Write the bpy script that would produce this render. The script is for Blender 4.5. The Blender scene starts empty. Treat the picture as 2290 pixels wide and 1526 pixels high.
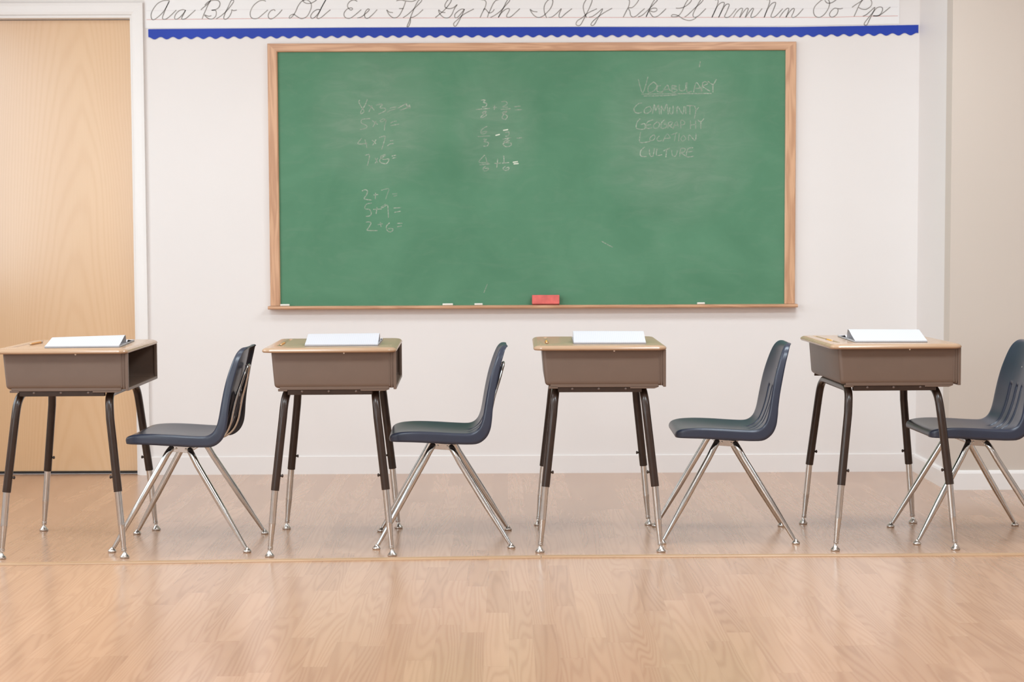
import bpy, bmesh, math, random
from mathutils import Vector, Matrix
random.seed(7)
S = bpy.context.scene
C = S.collection
PI = math.pi

# ---------------------------------------------------------------- measured writing (x, z in millimetres on the back wall)
LETTERS=[[[(-1607,2287),(-1617,2290),(-1639,2288),(-1665,2275),(-1687,2248),(-1697,2223),(-1694,2202),(-1683,2199),(-1662,2213),(-1640,2234),(-1624,2257),(-1609,2286),(-1624,2257),(-1637,2226),(-1643,2207),(-1637,2200),(-1621,2204),(-1599,2222),(-1576,2244)],[(-1531,2241),(-1544,2246),(-1563,2240),(-1579,2224),(-1585,2207),(-1578,2200),(-1561,2208),(-1541,2229),(-1531,2244),(-1541,2225),(-1551,2205),(-1545,2200),(-1529,2205),(-1509,2222),(-1484,2244)]],[[(-1458,2244),(-1449,2253),(-1429,2269),(-1410,2290),(-1423,2269),(-1436,2241),(-1446,2219),(-1453,2200)],[(-1439,2266),(-1423,2282),(-1397,2290),(-1375,2288),(-1366,2275),(-1372,2256),(-1391,2244),(-1407,2242),(-1391,2244),(-1384,2231),(-1389,2212),(-1405,2201),(-1424,2204),(-1441,2220),(-1422,2214),(-1408,2217)],[(-1386,2201),(-1363,2215),(-1337,2237),(-1315,2262),(-1300,2284),(-1305,2291),(-1314,2285),(-1328,2256),(-1341,2231),(-1349,2206),(-1341,2199),(-1325,2209),(-1312,2231),(-1310,2244),(-1302,2240),(-1286,2243)]],[[(-1146,2284),(-1162,2289),(-1184,2282),(-1207,2262),(-1221,2234),(-1220,2212),(-1207,2202),(-1185,2204),(-1163,2221),(-1137,2243)],[(-1102,2238),(-1108,2244),(-1124,2238),(-1135,2221),(-1134,2207),(-1125,2200),(-1109,2205),(-1086,2224),(-1068,2244)]],[[(-956,2291),(-975,2283),(-992,2261),(-1005,2233),(-1018,2214),(-1031,2203),(-1035,2206),(-1030,2216),(-1014,2222),(-999,2212),(-976,2201),(-951,2211),(-935,2236),(-928,2261),(-934,2280),(-953,2291),(-969,2286),(-953,2274),(-931,2274),(-912,2283),(-902,2291)],[(-884,2242),(-900,2244),(-919,2233),(-932,2214),(-927,2202),(-913,2207),(-893,2229),(-877,2258),(-856,2295),(-877,2258),(-893,2226),(-902,2206),(-894,2201),(-878,2209),(-858,2226),(-837,2243)]],[[(-708,2282),(-724,2289),(-743,2282),(-754,2267),(-753,2253),(-740,2241),(-731,2245),(-735,2251),(-753,2248),(-769,2232),(-772,2216),(-763,2204),(-744,2202),(-721,2216),(-689,2243)],[(-709,2203),(-690,2208),(-667,2225),(-651,2241),(-656,2246),(-666,2238),(-674,2219),(-669,2203),(-655,2203),(-632,2222),(-613,2243)]],[[(-520,2283),(-514,2286),(-495,2288),(-476,2283),(-444,2281),(-425,2289)],[(-476,2281),(-485,2256),(-502,2222),(-518,2206),(-537,2204),(-556,2219),(-567,2241),(-556,2231),(-537,2228)],[(-508,2247),(-486,2247)],[(-489,2204),(-467,2218),(-435,2247),(-412,2269),(-399,2284),(-402,2291),(-415,2284),(-431,2256),(-448,2218),(-461,2184),(-470,2163),(-467,2161),(-461,2165),(-454,2184),(-452,2203),(-438,2207),(-416,2221),(-393,2242)]],[[(-334,2204),(-315,2219),(-290,2240),(-264,2271),(-257,2289),(-270,2290),(-283,2274),(-288,2259),(-282,2249),(-264,2246),(-245,2252),(-229,2265),(-242,2246),(-255,2218),(-271,2203),(-293,2204),(-312,2221),(-318,2240),(-306,2230),(-286,2227)],[(-194,2241),(-207,2244),(-226,2233),(-240,2218),(-239,2203),(-226,2206),(-207,2227),(-194,2243),(-207,2214),(-223,2183),(-236,2163),(-245,2165),(-245,2177),(-229,2192),(-197,2219),(-149,2244)]],[[(-114,2288),(-98,2286),(-90,2274),(-95,2252),(-108,2227),(-119,2203)],[(-25,2289),(-44,2283),(-57,2267),(-70,2239),(-79,2220),(-84,2203)],[(-103,2236),(-98,2245),(-89,2239),(-76,2225),(-60,2230),(-51,2242)],[(-70,2203),(-48,2214),(-22,2233),(7,2264),(23,2283),(18,2291),(7,2277),(-9,2245),(-32,2203),(-16,2226),(4,2242),(19,2245),(21,2236),(8,2212),(13,2204),(29,2207),(51,2226),(72,2245)]],[[(201,2200),(191,2222),(188,2248),(195,2270),(211,2287),(227,2288),(230,2273),(220,2247),(201,2225),(179,2207),(156,2203),(134,2218),(121,2241),(134,2232),(156,2229)],[(209,2203),(226,2205),(249,2222),(271,2244),(262,2222),(260,2205),(271,2203),(293,2222),(322,2244)]],[[(392,2201),(381,2225),(376,2253),(383,2275),(397,2291),(416,2291),(418,2278),(407,2250),(391,2218),(375,2187),(362,2166),(349,2163),(341,2171),(349,2187),(372,2201),(397,2222),(442,2243)],[(404,2203),(419,2206),(442,2221),(469,2243),(458,2218),(442,2190),(429,2168),(419,2163),(413,2168),(423,2184),(451,2207),(483,2228),(515,2245)]],[[(588,2287),(598,2281),(595,2256),(579,2224),(568,2202)],[(643,2285),(630,2265),(611,2248),(593,2246),(600,2230),(604,2211),(614,2203),(630,2208),(652,2227),(671,2243)],[(639,2203),(659,2211),(684,2233),(716,2265),(732,2283),(725,2290),(713,2277),(697,2246),(678,2203),(690,2230),(706,2243),(726,2244),(729,2233),(713,2227),(694,2232),(700,2217),(713,2203),(732,2206),(754,2223),(773,2242)]],[[(821,2244),(840,2244),(863,2251),(885,2267),(896,2283),(882,2286),(866,2264),(850,2229),(831,2207),(808,2203),(799,2207),(808,2214),(831,2209),(856,2193),(885,2185),(911,2193),(920,2202)],[(863,2202),(879,2213),(910,2242),(939,2267),(952,2283),(944,2287),(933,2273),(914,2239),(903,2213),(909,2201),(926,2205),(946,2223),(965,2242)]],[[(1009,2282),(1021,2284),(1023,2270),(1012,2238),(994,2199),(1015,2245),(1034,2267),(1050,2271),(1053,2263),(1041,2232),(1026,2199),(1044,2235),(1060,2259),(1074,2263),(1076,2254),(1063,2222),(1055,2205),(1063,2199),(1082,2206),(1111,2241)],[(1096,2198),(1111,2222),(1130,2241),(1141,2241),(1139,2230),(1127,2198),(1143,2222),(1159,2241),(1168,2241),(1165,2228),(1154,2198),(1171,2222),(1187,2241),(1194,2239),(1187,2222),(1181,2204),(1187,2199),(1207,2208),(1235,2241)]],[[(1257,2282),(1270,2283),(1270,2266),(1257,2231),(1245,2198),(1261,2237),(1280,2263),(1296,2270),(1300,2264),(1289,2234),(1278,2206),(1285,2199),(1302,2206),(1334,2240)],[(1318,2198),(1334,2221),(1353,2240),(1363,2240),(1360,2224),(1349,2198),(1366,2224),(1382,2240),(1390,2238),(1385,2221),(1377,2204),(1385,2198),(1404,2208),(1433,2240)]],[[(1516,2277),(1490,2252),(1482,2227),(1490,2205),(1510,2198),(1532,2210),(1551,2236),(1559,2262),(1554,2280),(1538,2288),(1516,2277)],[(1536,2279),(1548,2266),(1570,2268),(1592,2282)],[(1599,2239),(1583,2241),(1567,2228),(1559,2213),(1564,2201),(1577,2200),(1593,2211),(1600,2228),(1599,2239),(1608,2238),(1623,2241)]],[[(1667,2245),(1685,2258),(1710,2274),(1720,2283),(1704,2261),(1688,2226),(1677,2201)],[(1716,2285),(1745,2289),(1761,2273),(1758,2251),(1736,2236),(1714,2237),(1698,2245)],[(1719,2203),(1736,2210),(1758,2229),(1777,2245),(1768,2220),(1752,2188),(1740,2163),(1730,2160),(1727,2169),(1743,2191),(1765,2217),(1787,2242),(1806,2246),(1814,2238),(1809,2220),(1794,2205),(1768,2205),(1794,2205),(1819,2220),(1851,2246)]]]
CHALK=[[[(-663,1814),(-675,1785),(-695,1756),(-693,1745),(-679,1758),(-695,1782),(-704,1801),(-699,1811)],[(-659,1787),(-643,1777),(-630,1761)],[(-641,1785),(-657,1753)],[(-621,1786),(-605,1791),(-591,1788),(-603,1774),(-579,1771),(-577,1760),(-592,1751),(-611,1743)],[(-555,1772),(-525,1777)],[(-568,1751),(-555,1760),(-528,1767)],[(-517,1771),(-474,1795)],[(-507,1761),(-469,1776),(-477,1792),(-469,1771),(-461,1789),(-458,1769)]],[[(-651,1722),(-689,1718),(-692,1700),(-668,1689),(-671,1676),(-700,1670)],[(-641,1713),(-614,1693)],[(-622,1710),(-638,1681)],[(-574,1712),(-587,1721),(-603,1710),(-593,1707),(-574,1715),(-581,1686),(-582,1665)],[(-553,1699),(-539,1707),(-522,1710)],[(-553,1688),(-512,1695)]],[[(-692,1628),(-711,1601),(-666,1604)],[(-676,1622),(-667,1582)],[(-642,1619),(-623,1601)],[(-623,1621),(-639,1594)],[(-607,1631),(-583,1638),(-580,1627),(-596,1574)],[(-556,1615),(-540,1616)],[(-570,1590),(-556,1600),(-539,1602)]],[[(-676,1546),(-658,1550),(-656,1537),(-666,1497)],[(-629,1534),(-616,1510)],[(-616,1534),(-628,1507)],[(-578,1550),(-602,1539),(-589,1526),(-562,1528),(-573,1507),(-600,1510),(-605,1526),(-578,1545)],[(-548,1542),(-527,1546)],[(-546,1531),(-527,1536)]],[[(-693,1375),(-677,1381),(-666,1374),(-672,1355),(-682,1337),(-646,1331)],[(-638,1355),(-614,1358)],[(-628,1366),(-629,1335)],[(-600,1378),(-579,1384),(-563,1384),(-571,1358),(-579,1335)],[(-547,1360),(-523,1362)],[(-543,1349),(-523,1353)]],[[(-646,1317),(-672,1311),(-680,1290),(-658,1286),(-649,1270),(-655,1256),(-675,1252)],[(-639,1286),(-599,1288)],[(-621,1297),(-626,1264)],[(-579,1311),(-601,1297),(-593,1295),(-571,1307),(-568,1283),(-566,1246)],[(-542,1292),(-507,1294)],[(-538,1271),(-520,1275),(-507,1277)]],[[(-675,1225),(-659,1226),(-651,1219),(-663,1197),(-669,1185),(-620,1184)],[(-618,1213),(-594,1217)],[(-606,1226),(-602,1201)],[(-560,1222),(-576,1206),(-574,1187),(-560,1177),(-545,1185),(-548,1193),(-568,1193)],[(-525,1218),(-499,1219)],[(-525,1202),(-503,1206)]],[[(-117,1808),(-95,1809),(-106,1798),(-89,1792),(-95,1777),(-112,1776)],[(-142,1763),(-75,1769)],[(-92,1756),(-112,1748),(-90,1739),(-109,1725),(-118,1728),(-98,1745),(-91,1755)],[(-58,1773),(-42,1774)],[(-51,1784),(-53,1761)],[(-19,1799),(1,1802),(9,1789),(-13,1775),(12,1775)],[(-22,1763),(26,1767)],[(9,1756),(-16,1747),(9,1733),(1,1716),(-16,1722),(-8,1739),(8,1754)],[(43,1776),(74,1779)],[(46,1761),(80,1762)]],[[(-87,1683),(-112,1669),(-118,1650),(-101,1647),(-90,1658),(-115,1655)],[(-135,1634),(-73,1637)],[(-107,1621),(-90,1621),(-104,1610),(-82,1605),(-88,1589),(-107,1588)],[(-3,1653),(17,1655),(14,1638),(0,1635)],[(-14,1621),(27,1628)],[(14,1621),(-8,1607),(28,1601),(20,1587),(0,1586),(-11,1599),(20,1615)],[(54,1625),(79,1628)]],[[(-99,1546),(-122,1523),(-125,1509),(-82,1509)],[(-96,1537),(-88,1503)],[(-126,1498),(-75,1503)],[(-96,1492),(-108,1481),(-105,1470),(-91,1470),(-82,1481),(-102,1481)],[(-54,1505),(-23,1506)],[(-37,1527),(-43,1484)],[(-9,1542),(-7,1509)],[(-17,1506),(17,1509)],[(0,1492),(-12,1481),(-3,1471),(14,1475),(15,1486),(-1,1481)]],[[(640,1905),(661,1840),(686,1917)],[(714,1892),(689,1871),(689,1843),(714,1849),(730,1874),(714,1892)],[(748,1874),(733,1871),(730,1849),(748,1843),(761,1849)],[(754,1840),(779,1877),(788,1855),(798,1849)],[(764,1854),(792,1857)],[(801,1877),(802,1843)],[(801,1875),(823,1871),(804,1861),(826,1855),(819,1844),(802,1843)],[(838,1880),(837,1855),(854,1849),(866,1858),(869,1889)],[(874,1889),(874,1844),(897,1847)],[(906,1842),(919,1889),(947,1848)],[(909,1859),(937,1862)],[(950,1888),(943,1844)],[(946,1885),(962,1892),(974,1882),(950,1870),(984,1847)],[(974,1895),(999,1879),(1015,1904)],[(999,1879),(999,1841)],[(655,1834),(767,1835),(993,1836)],[(664,1825),(754,1826),(829,1830)]],[[(657,1791),(640,1788),(620,1767),(624,1748),(643,1743),(655,1748)],[(696,1776),(674,1766),(668,1748),(683,1742),(702,1757),(696,1776)],[(708,1739),(717,1785),(723,1754),(736,1782),(742,1738)],[(750,1738),(751,1778),(764,1754),(776,1786),(784,1737)],[(792,1772),(790,1747),(801,1738),(807,1750),(807,1778)],[(826,1741),(829,1775),(854,1738),(860,1775)],[(868,1775),(869,1738)],[(872,1778),(906,1778)],[(888,1778),(888,1735)],[(910,1778),(919,1759),(930,1770)],[(919,1762),(910,1716)]],[[(649,1717),(634,1699),(630,1674),(646,1666),(671,1668),(671,1692),(652,1689)],[(711,1711),(683,1699),(680,1671),(705,1672)],[(683,1686),(702,1689)],[(730,1701),(714,1686),(717,1671),(736,1674),(742,1692),(730,1701)],[(767,1711),(751,1695),(751,1671),(773,1674),(776,1689),(764,1689)],[(786,1698),(782,1670)],[(786,1698),(804,1701),(798,1686),(786,1683),(810,1670)],[(807,1667),(823,1704),(832,1676)],[(812,1684),(829,1686)],[(845,1670),(845,1707),(863,1701),(860,1689),(846,1686)],[(891,1707),(891,1667)],[(916,1707),(916,1667)],[(891,1685),(916,1688)],[(925,1710),(941,1701),(956,1716)],[(941,1701),(941,1667)]],[[(651,1652),(648,1603),(699,1609)],[(714,1640),(696,1624),(699,1612),(714,1615),(720,1631),(714,1640)],[(742,1634),(730,1621),(736,1609),(755,1612)],[(758,1606),(779,1643),(795,1621)],[(767,1621),(792,1623)],[(798,1639),(829,1649)],[(820,1644),(814,1609)],[(837,1645),(834,1608)],[(857,1636),(845,1621),(854,1608),(869,1621),(857,1636)],[(882,1611),(885,1639),(913,1611),(919,1645)]],[[(671,1581),(652,1563),(652,1538),(680,1535)],[(693,1572),(696,1541),(711,1538),(717,1575)],[(730,1572),(728,1541),(755,1544)],[(761,1562),(792,1575)],[(776,1569),(773,1531)],[(801,1565),(804,1541),(820,1537),(829,1565)],[(839,1534),(845,1571),(866,1571),(860,1556),(845,1553),(873,1534)],[(904,1577),(879,1571),(873,1534),(907,1536)],[(879,1556),(901,1559)]],[[(-108,881),(-90,925)]],[[(462,1128),(516,1099)]],[[(933,1962),(938,1988)]]]
CHALK_BOLD=[[[(-48,1639),(-27,1644)],[(-11,1663),(13,1667)]],[[(35,1510),(59,1513)],[(39,1502),(63,1504)]]]
BASELINE=[[(-1719,2199),(-1350,2201),(-1050,2204),(-363,2202),(324,2202),(1011,2200),(1570,2198),(1677,2201),(1888,2204)]]
MIDLINE=[[(-1718,2241),(-1349,2244),(-1049,2246),(-363,2245),(324,2244),(1011,2242),(1570,2240),(1677,2243),(1888,2246)]]


WALL = 8.2815           # depth of the back wall
CAM_H = 1.13368
# ---------------------------------------------------------------- mesh helpers
class MB:
    def __init__(self):
        self.v = []; self.f = []
    def add(self, vs, fs):
        o = len(self.v)
        self.v += [tuple(p) for p in vs]
        self.f += [tuple(i + o for i in q) for q in fs]
        return self
    def box(self, x0, x1, y0, y1, z0, z1):
        vs = [(x0,y0,z0),(x1,y0,z0),(x1,y1,z0),(x0,y1,z0),(x0,y0,z1),(x1,y0,z1),(x1,y1,z1),(x0,y1,z1)]
        return self.add(vs, [(3,2,1,0),(4,5,6,7),(0,1,5,4),(1,2,6,5),(2,3,7,6),(3,0,4,7)])
    def tube(self, pts, rad, seg=14, cap=True, flat=None):
        pts = [Vector(p) for p in pts]; n = len(pts)
        if not hasattr(rad, '__len__'): rad = [rad]*n
        T = []
        for i in range(n):
            t = pts[min(i+1, n-1)] - pts[max(i-1, 0)]
            T.append(t.normalized())
        a = Vector((0,0,1)) if abs(T[0].z) < .9 else Vector((0,1,0))
        N = (a - T[0]*a.dot(T[0])).normalized()
        vs = []; fs = []
        for i in range(n):
            N = (N - T[i]*N.dot(T[i])).normalized()
            B = T[i].cross(N)
            for k in range(seg):
                th = 2*PI*k/seg
                vs.append(pts[i] + N*(math.cos(th)*rad[i]) + B*(math.sin(th)*rad[i]))
        for i in range(n-1):
            for k in range(seg):
                k2 = (k+1) % seg
                fs.append((i*seg+k, i*seg+k2, (i+1)*seg+k2, (i+1)*seg+k))
        if cap:
            fs.append(tuple(range(seg))[::-1]); fs.append(tuple((n-1)*seg+k for k in range(seg)))
        return self.add(vs, fs)
    def lathe(self, prof, at=(0,0,0), axis=(0,0,1), seg=20):
        ax = Vector(axis).normalized()
        q = Vector((0,0,1)).rotation_difference(ax)
        at = Vector(at); vs = []; fs = []; n = len(prof)
        for r, z in prof:
            for k in range(seg):
                th = 2*PI*k/seg
                vs.append(at + q @ Vector((r*math.cos(th), r*math.sin(th), z)))
        for i in range(n-1):
            for k in range(seg):
                k2 = (k+1) % seg
                fs.append((i*seg+k, i*seg+k2, (i+1)*seg+k2, (i+1)*seg+k))
        fs.append(tuple(range(seg))[::-1]); fs.append(tuple((n-1)*seg+k for k in range(seg)))
        return self.add(vs, fs)
    def rings(self, rings, closed=True, cap0=True, cap1=True):
        m = len(rings[0]); vs = [p for r in rings for p in r]; fs = []
        for i in range(len(rings)-1):
            for k in range(m if closed else m-1):
                k2 = (k+1) % m
                fs.append((i*m+k, i*m+k2, (i+1)*m+k2, (i+1)*m+k))
        if cap0: fs.append(tuple(range(m))[::-1])
        if cap1: fs.append(tuple((len(rings)-1)*m+k for k in range(m)))
        return self.add(vs, fs)
    def prism(self, poly, axis, a, b):
        """poly: 2-D outline; extruded along axis ('x','y','z') from a to b"""
        def P(u, w, t):
            return {'x': (t,u,w), 'y': (u,t,w), 'z': (u,w,t)}[axis]
        return self.rings([[P(u,w,a) for u,w in poly], [P(u,w,b) for u,w in poly]])
    def ribbon(self, pts, width, y):
        """flat stroke on a wall facing -Y; pts are (x, z)"""
        n = len(pts); L = []; R = []
        for i in range(n):
            a = pts[max(i-1,0)]; b = pts[min(i+1,n-1)]
            dx, dz = b[0]-a[0], b[1]-a[1]; l = math.hypot(dx,dz) or 1
            nx, nz = -dz/l*width/2, dx/l*width/2
            L.append((pts[i][0]+nx, y, pts[i][1]+nz)); R.append((pts[i][0]-nx, y, pts[i][1]-nz))
        vs = L + R
        return self.add(vs, [(i, i+1, n+i+1, n+i) for i in range(n-1)])
    def build(self, name, mat, parent=None, smooth=None, bevel=0, bseg=2):
        me = bpy.data.meshes.new(name)
        me.from_pydata(self.v, [], self.f)
        bm = bmesh.new(); bm.from_mesh(me)
        bmesh.ops.recalc_face_normals(bm, faces=bm.faces)
        bm.to_mesh(me); bm.free()
        me.materials.append(mat)
        o = bpy.data.objects.new(name, me); C.objects.link(o)
        if parent: o.parent = parent
        if bevel:
            md = o.modifiers.new('Bevel', 'BEVEL'); md.width = bevel; md.segments = bseg; md.limit_method = 'ANGLE'; md.angle_limit = .6
        if smooth:
            me.polygons.foreach_set('use_smooth', [True]*len(me.polygons))
            if smooth is not True:
                me.set_sharp_from_angle(angle=math.radians(smooth))
        return o

def catmull(pts, per=6):
    P = [Vector(p) for p in pts]
    if len(P) < 3: return [tuple(p) for p in P]
    out = []
    for i in range(len(P)-1):
        p0 = P[max(i-1,0)]; p1 = P[i]; p2 = P[i+1]; p3 = P[min(i+2,len(P)-1)]
        for k in range(per):
            t = k/per
            out.append(tuple(.5*((2*p1)+(p2-p0)*t+(2*p0-5*p1+4*p2-p3)*t*t+(3*p1-p0-3*p2+p3)*t**3)))
    out.append(tuple(P[-1]))
    return out

def thing(name, label, cat, loc=(0,0,0), rz=0, group=None):
    o = bpy.data.objects.new(name, None); C.objects.link(o)
    o.empty_display_size = .1
    o.location = loc; o.rotation_euler = (0,0,rz)
    return tag(o, label, cat, group)
def tag(o, label, cat, group=None):
    o['label'] = label; o['category'] = cat
    if group: o['group'] = group
    return o
def struct(o, label=None):
    o['kind'] = 'structure'
    if label: o['label'] = label
    return o
def copy_tree(o, parent=None):
    c = o.copy(); C.objects.link(c)
    if parent: c.parent = parent
    for ch in list(o.children): copy_tree(ch, c)
    return c

# ---------------------------------------------------------------- materials
def srgb(r, g, b):
    def f(c):
        c /= 255
        return c/12.92 if c <= .04045 else ((c+.055)/1.055)**2.4
    return (f(r), f(g), f(b), 1)
class NT:
    def __init__(self, name):
        self.m = bpy.data.materials.new(name); self.m.use_nodes = True
        self.t = self.m.node_tree; self.b = self.t.nodes['Principled BSDF']; self.out = self.t.nodes['Material Output']
    def n(self, typ, **kw):
        nd = self.t.nodes.new(typ)
        for k, v in kw.items(): setattr(nd, k, v)
        return nd
    def link(self, a, b): self.t.links.new(a, b)
    def val(self, sock, x):
        if isinstance(x, (int, float, tuple, list)): sock.default_value = x
        else: self.link(x, sock)
    def math(self, op, a, b=None, c=None, clamp=False):
        nd = self.n('ShaderNodeMath', operation=op); nd.use_clamp = clamp
        self.val(nd.inputs[0], a)
        if b is not None: self.val(nd.inputs[1], b)
        if c is not None: self.val(nd.inputs[2], c)
        return nd.outputs[0]
    def comb(self, x, y, z):
        nd = self.n('ShaderNodeCombineXYZ')
        for i, s in enumerate((x, y, z)): self.val(nd.inputs[i], s)
        return nd.outputs[0]
    def noise(self, vec, scale, detail=2, rough=.5, dist=0):
        nd = self.n('ShaderNodeTexNoise'); self.link(vec, nd.inputs['Vector'])
        nd.inputs['Scale'].default_value = scale; nd.inputs['Detail'].default_value = detail
        nd.inputs['Roughness'].default_value = rough; nd.inputs['Distortion'].default_value = dist
        return nd.outputs['Fac']
    def mix(self, fac, a, b, mode='MIX'):
        nd = self.n('ShaderNodeMix', data_type='RGBA', blend_type=mode)
        self.val(nd.inputs[0], fac); self.val(nd.inputs[6], a); self.val(nd.inputs[7], b)
        return nd.outputs[2]
    def ramp(self, fac, stops):
        nd = self.n('ShaderNodeValToRGB'); self.link(fac, nd.inputs[0])
        e = nd.color_ramp.elements
        while len(e) < len(stops): e.new(.5)
        for i, (p, c) in enumerate(stops): e[i].position = p; e[i].color = c
        return nd.outputs[0]
    def obj(self):
        tc = self.n('ShaderNodeTexCoord'); return tc.outputs['Object']
    def sep(self, v):
        nd = self.n('ShaderNodeSeparateXYZ'); self.link(v, nd.inputs[0]); return nd.outputs
    def bump(self, h, strength=.2, dist=.001):
        nd = self.n('ShaderNodeBump'); self.link(h, nd.inputs['Height'])
        nd.inputs['Strength'].default_value = strength; nd.inputs['Distance'].default_value = dist
        self.link(nd.outputs[0], self.b.inputs['Normal'])
    def set(self, col=None, rough=None, metal=None, spec=None, coat=None):
        if col is not None: self.val(self.b.inputs['Base Color'], col)
        if rough is not None: self.val(self.b.inputs['Roughness'], rough)
        if metal is not None: self.b.inputs['Metallic'].default_value = metal
        if spec is not None: self.b.inputs['Specular IOR Level'].default_value = spec
        if coat is not None: self.b.inputs['Coat Weight'].default_value = coat
        return self.m

def plain(name, col, rough=.5, metal=0, spec=.5, var=.0, vscale=8, bump=0, bscale=200):
    m = NT(name); o = m.obj()
    c = col
    if var:
        d = tuple(x*(1-var) for x in col[:3]) + (1,)
        u = tuple(min(1, x*(1+var)) for x in col[:3]) + (1,)
        c = m.ramp(m.noise(o, vscale, 3), [(.3, d), (.7, u)])
    if bump: m.bump(m.noise(o, bscale, 2), bump, .0006)
    return m.set(c, rough, metal, spec)

M = {}
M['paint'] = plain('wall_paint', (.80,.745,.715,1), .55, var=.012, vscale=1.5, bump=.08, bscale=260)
M['paint_shaded'] = plain('wall_paint_shaded', (.61,.525,.455,1), .55, var=.012, vscale=1.5, bump=.08, bscale=260)  # darker copy of the wall paint: the bay's shade is in its colour
M['trim'] = plain('white_trim', (.83,.785,.755,1), .35, var=.01, vscale=3)
M['ceil'] = plain('ceiling_white', (.85,.83,.80,1), .8, var=.01)
M['chrome'] = plain('chrome', (.60,.59,.575,1), .14, 1.0, var=.05, vscale=40)
M['nickel'] = plain('worn_nickel', (.62,.58,.54,1), .28, 1.0, var=.12, vscale=90)
M['brown_tube'] = plain('brown_enamel', (.038,.021,.0145,1), .25, spec=.4, var=.10, vscale=25)
M['box_brown'] = plain('taupe_enamel', (.155,.100,.073,1), .42, var=.05, vscale=9, bump=.05, bscale=500)
M['navy'] = plain('navy_plastic', (.031,.036,.058,1), .30, var=.08, vscale=14, bump=.04, bscale=900)
M['black'] = plain('black_rubber_and_gap_shade', (.015,.012,.011,1), .6, var=.1)  # also colours the shadow gap under the door
M['rivet'] = plain('bright_rivet', (.85,.80,.74,1), .3, .6, var=.04)
M['rivet_brown'] = plain('brown_rivet', (.13,.085,.068,1), .4, .1, var=.05)
M['cover'] = plain('notebook_cover', (.07,.075,.08,1), .5, var=.1)
M['wire'] = plain('binding_wire', (.25,.25,.27,1), .3, 1, var=.05)
M['paper_white'] = plain('white_card', (.87,.845,.835,1), .6, var=.008, vscale=3)
M['ink'] = plain('grey_printed_ink', (.30,.27,.25,1), .7, var=.35, vscale=25)
M['red_line'] = plain('red_guide_line', (.72,.46,.43,1), .7, var=.08)
M['pale_line'] = plain('pale_guide_line', (.78,.74,.74,1), .7, var=.03)
M['blue'] = plain('blue_border_card', (.014,.046,.38,1), .45, spec=.3, var=.10, vscale=3)
M['chalk_white'] = plain('white_chalk', (.85,.80,.72,1), .9, var=.05)
M['eraser_red'] = plain('red_eraser_body', (.74,.15,.13,1), .7, var=.14, vscale=30)
M['eraser_felt'] = plain('dark_felt', (.16,.03,.02,1), .95, var=.2, vscale=80)
M['pencil_yellow'] = plain('yellow_pencil', (.72,.36,.05,1), .4, var=.05)
M['pencil_orange'] = plain('orange_pencil', (.66,.29,.07,1), .4, var=.05)
M['pencil_wood'] = plain('pencil_wood', (.66,.44,.26,1), .7, var=.1, vscale=200)
M['graphite'] = plain('graphite', (.04,.035,.03,1), .4, var=.1)
M['pink_rubber'] = plain('pink_rubber', (.62,.25,.20,1), .7, var=.08)

def page_material():
    m = NT('ruled_paper'); x, y, z = m.sep(m.obj())
    fr = m.math('FRACT', m.math('MULTIPLY', x, 1/.0071))
    ln = m.math('LESS_THAN', fr, .10)
    c = m.mix(m.math('MULTIPLY', ln, .55), (.55,.535,.55,1), (.36,.39,.52,1))
    return m.set(c, .65)
M['page'] = page_material()

def wood(name, along, light, dark, scale, stretch, rings, contrast, rough, fine=.12, spec=.5):
    """plain-sawn grain: contour lines of a stretched noise field"""
    m = NT(name); s = m.sep(m.obj())
    ax = {'x':0,'y':1,'z':2}[along]
    co = [m.math('MULTIPLY', s[i], stretch if i == ax else 1.0) for i in range(3)]
    v = m.comb(*co)
    f = m.noise(v, scale, 2, .45, .3)
    w = m.math('SINE', m.math('MULTIPLY', f, rings))
    w = m.math('MULTIPLY_ADD', w, .5, .5)
    co2 = [m.math('MULTIPLY', s[i], 6.0 if i == ax else 260.0) for i in range(3)]
    g = m.noise(m.comb(*co2), 1.0, 2)
    big = m.noise(v, scale*.5, 1)
    t = m.math('ADD', m.math('MULTIPLY', w, contrast), m.math('MULTIPLY', g, fine))
    t = m.math('ADD', t, m.math('MULTIPLY', big, .35), clamp=True)
    c = m.ramp(t, [(.1, light), (.95, dark)])
    return m.set(c, rough, spec=spec)
M['oak_h'] = wood('oak_rail_grain', 'x', (.70,.41,.245,1), (.44,.215,.115,1), 34, .07, 26, .45, .38)
M['oak_v'] = wood('oak_stile_grain', 'z', (.70,.41,.245,1), (.44,.215,.115,1), 34, .07, 26, .45, .38)
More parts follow.
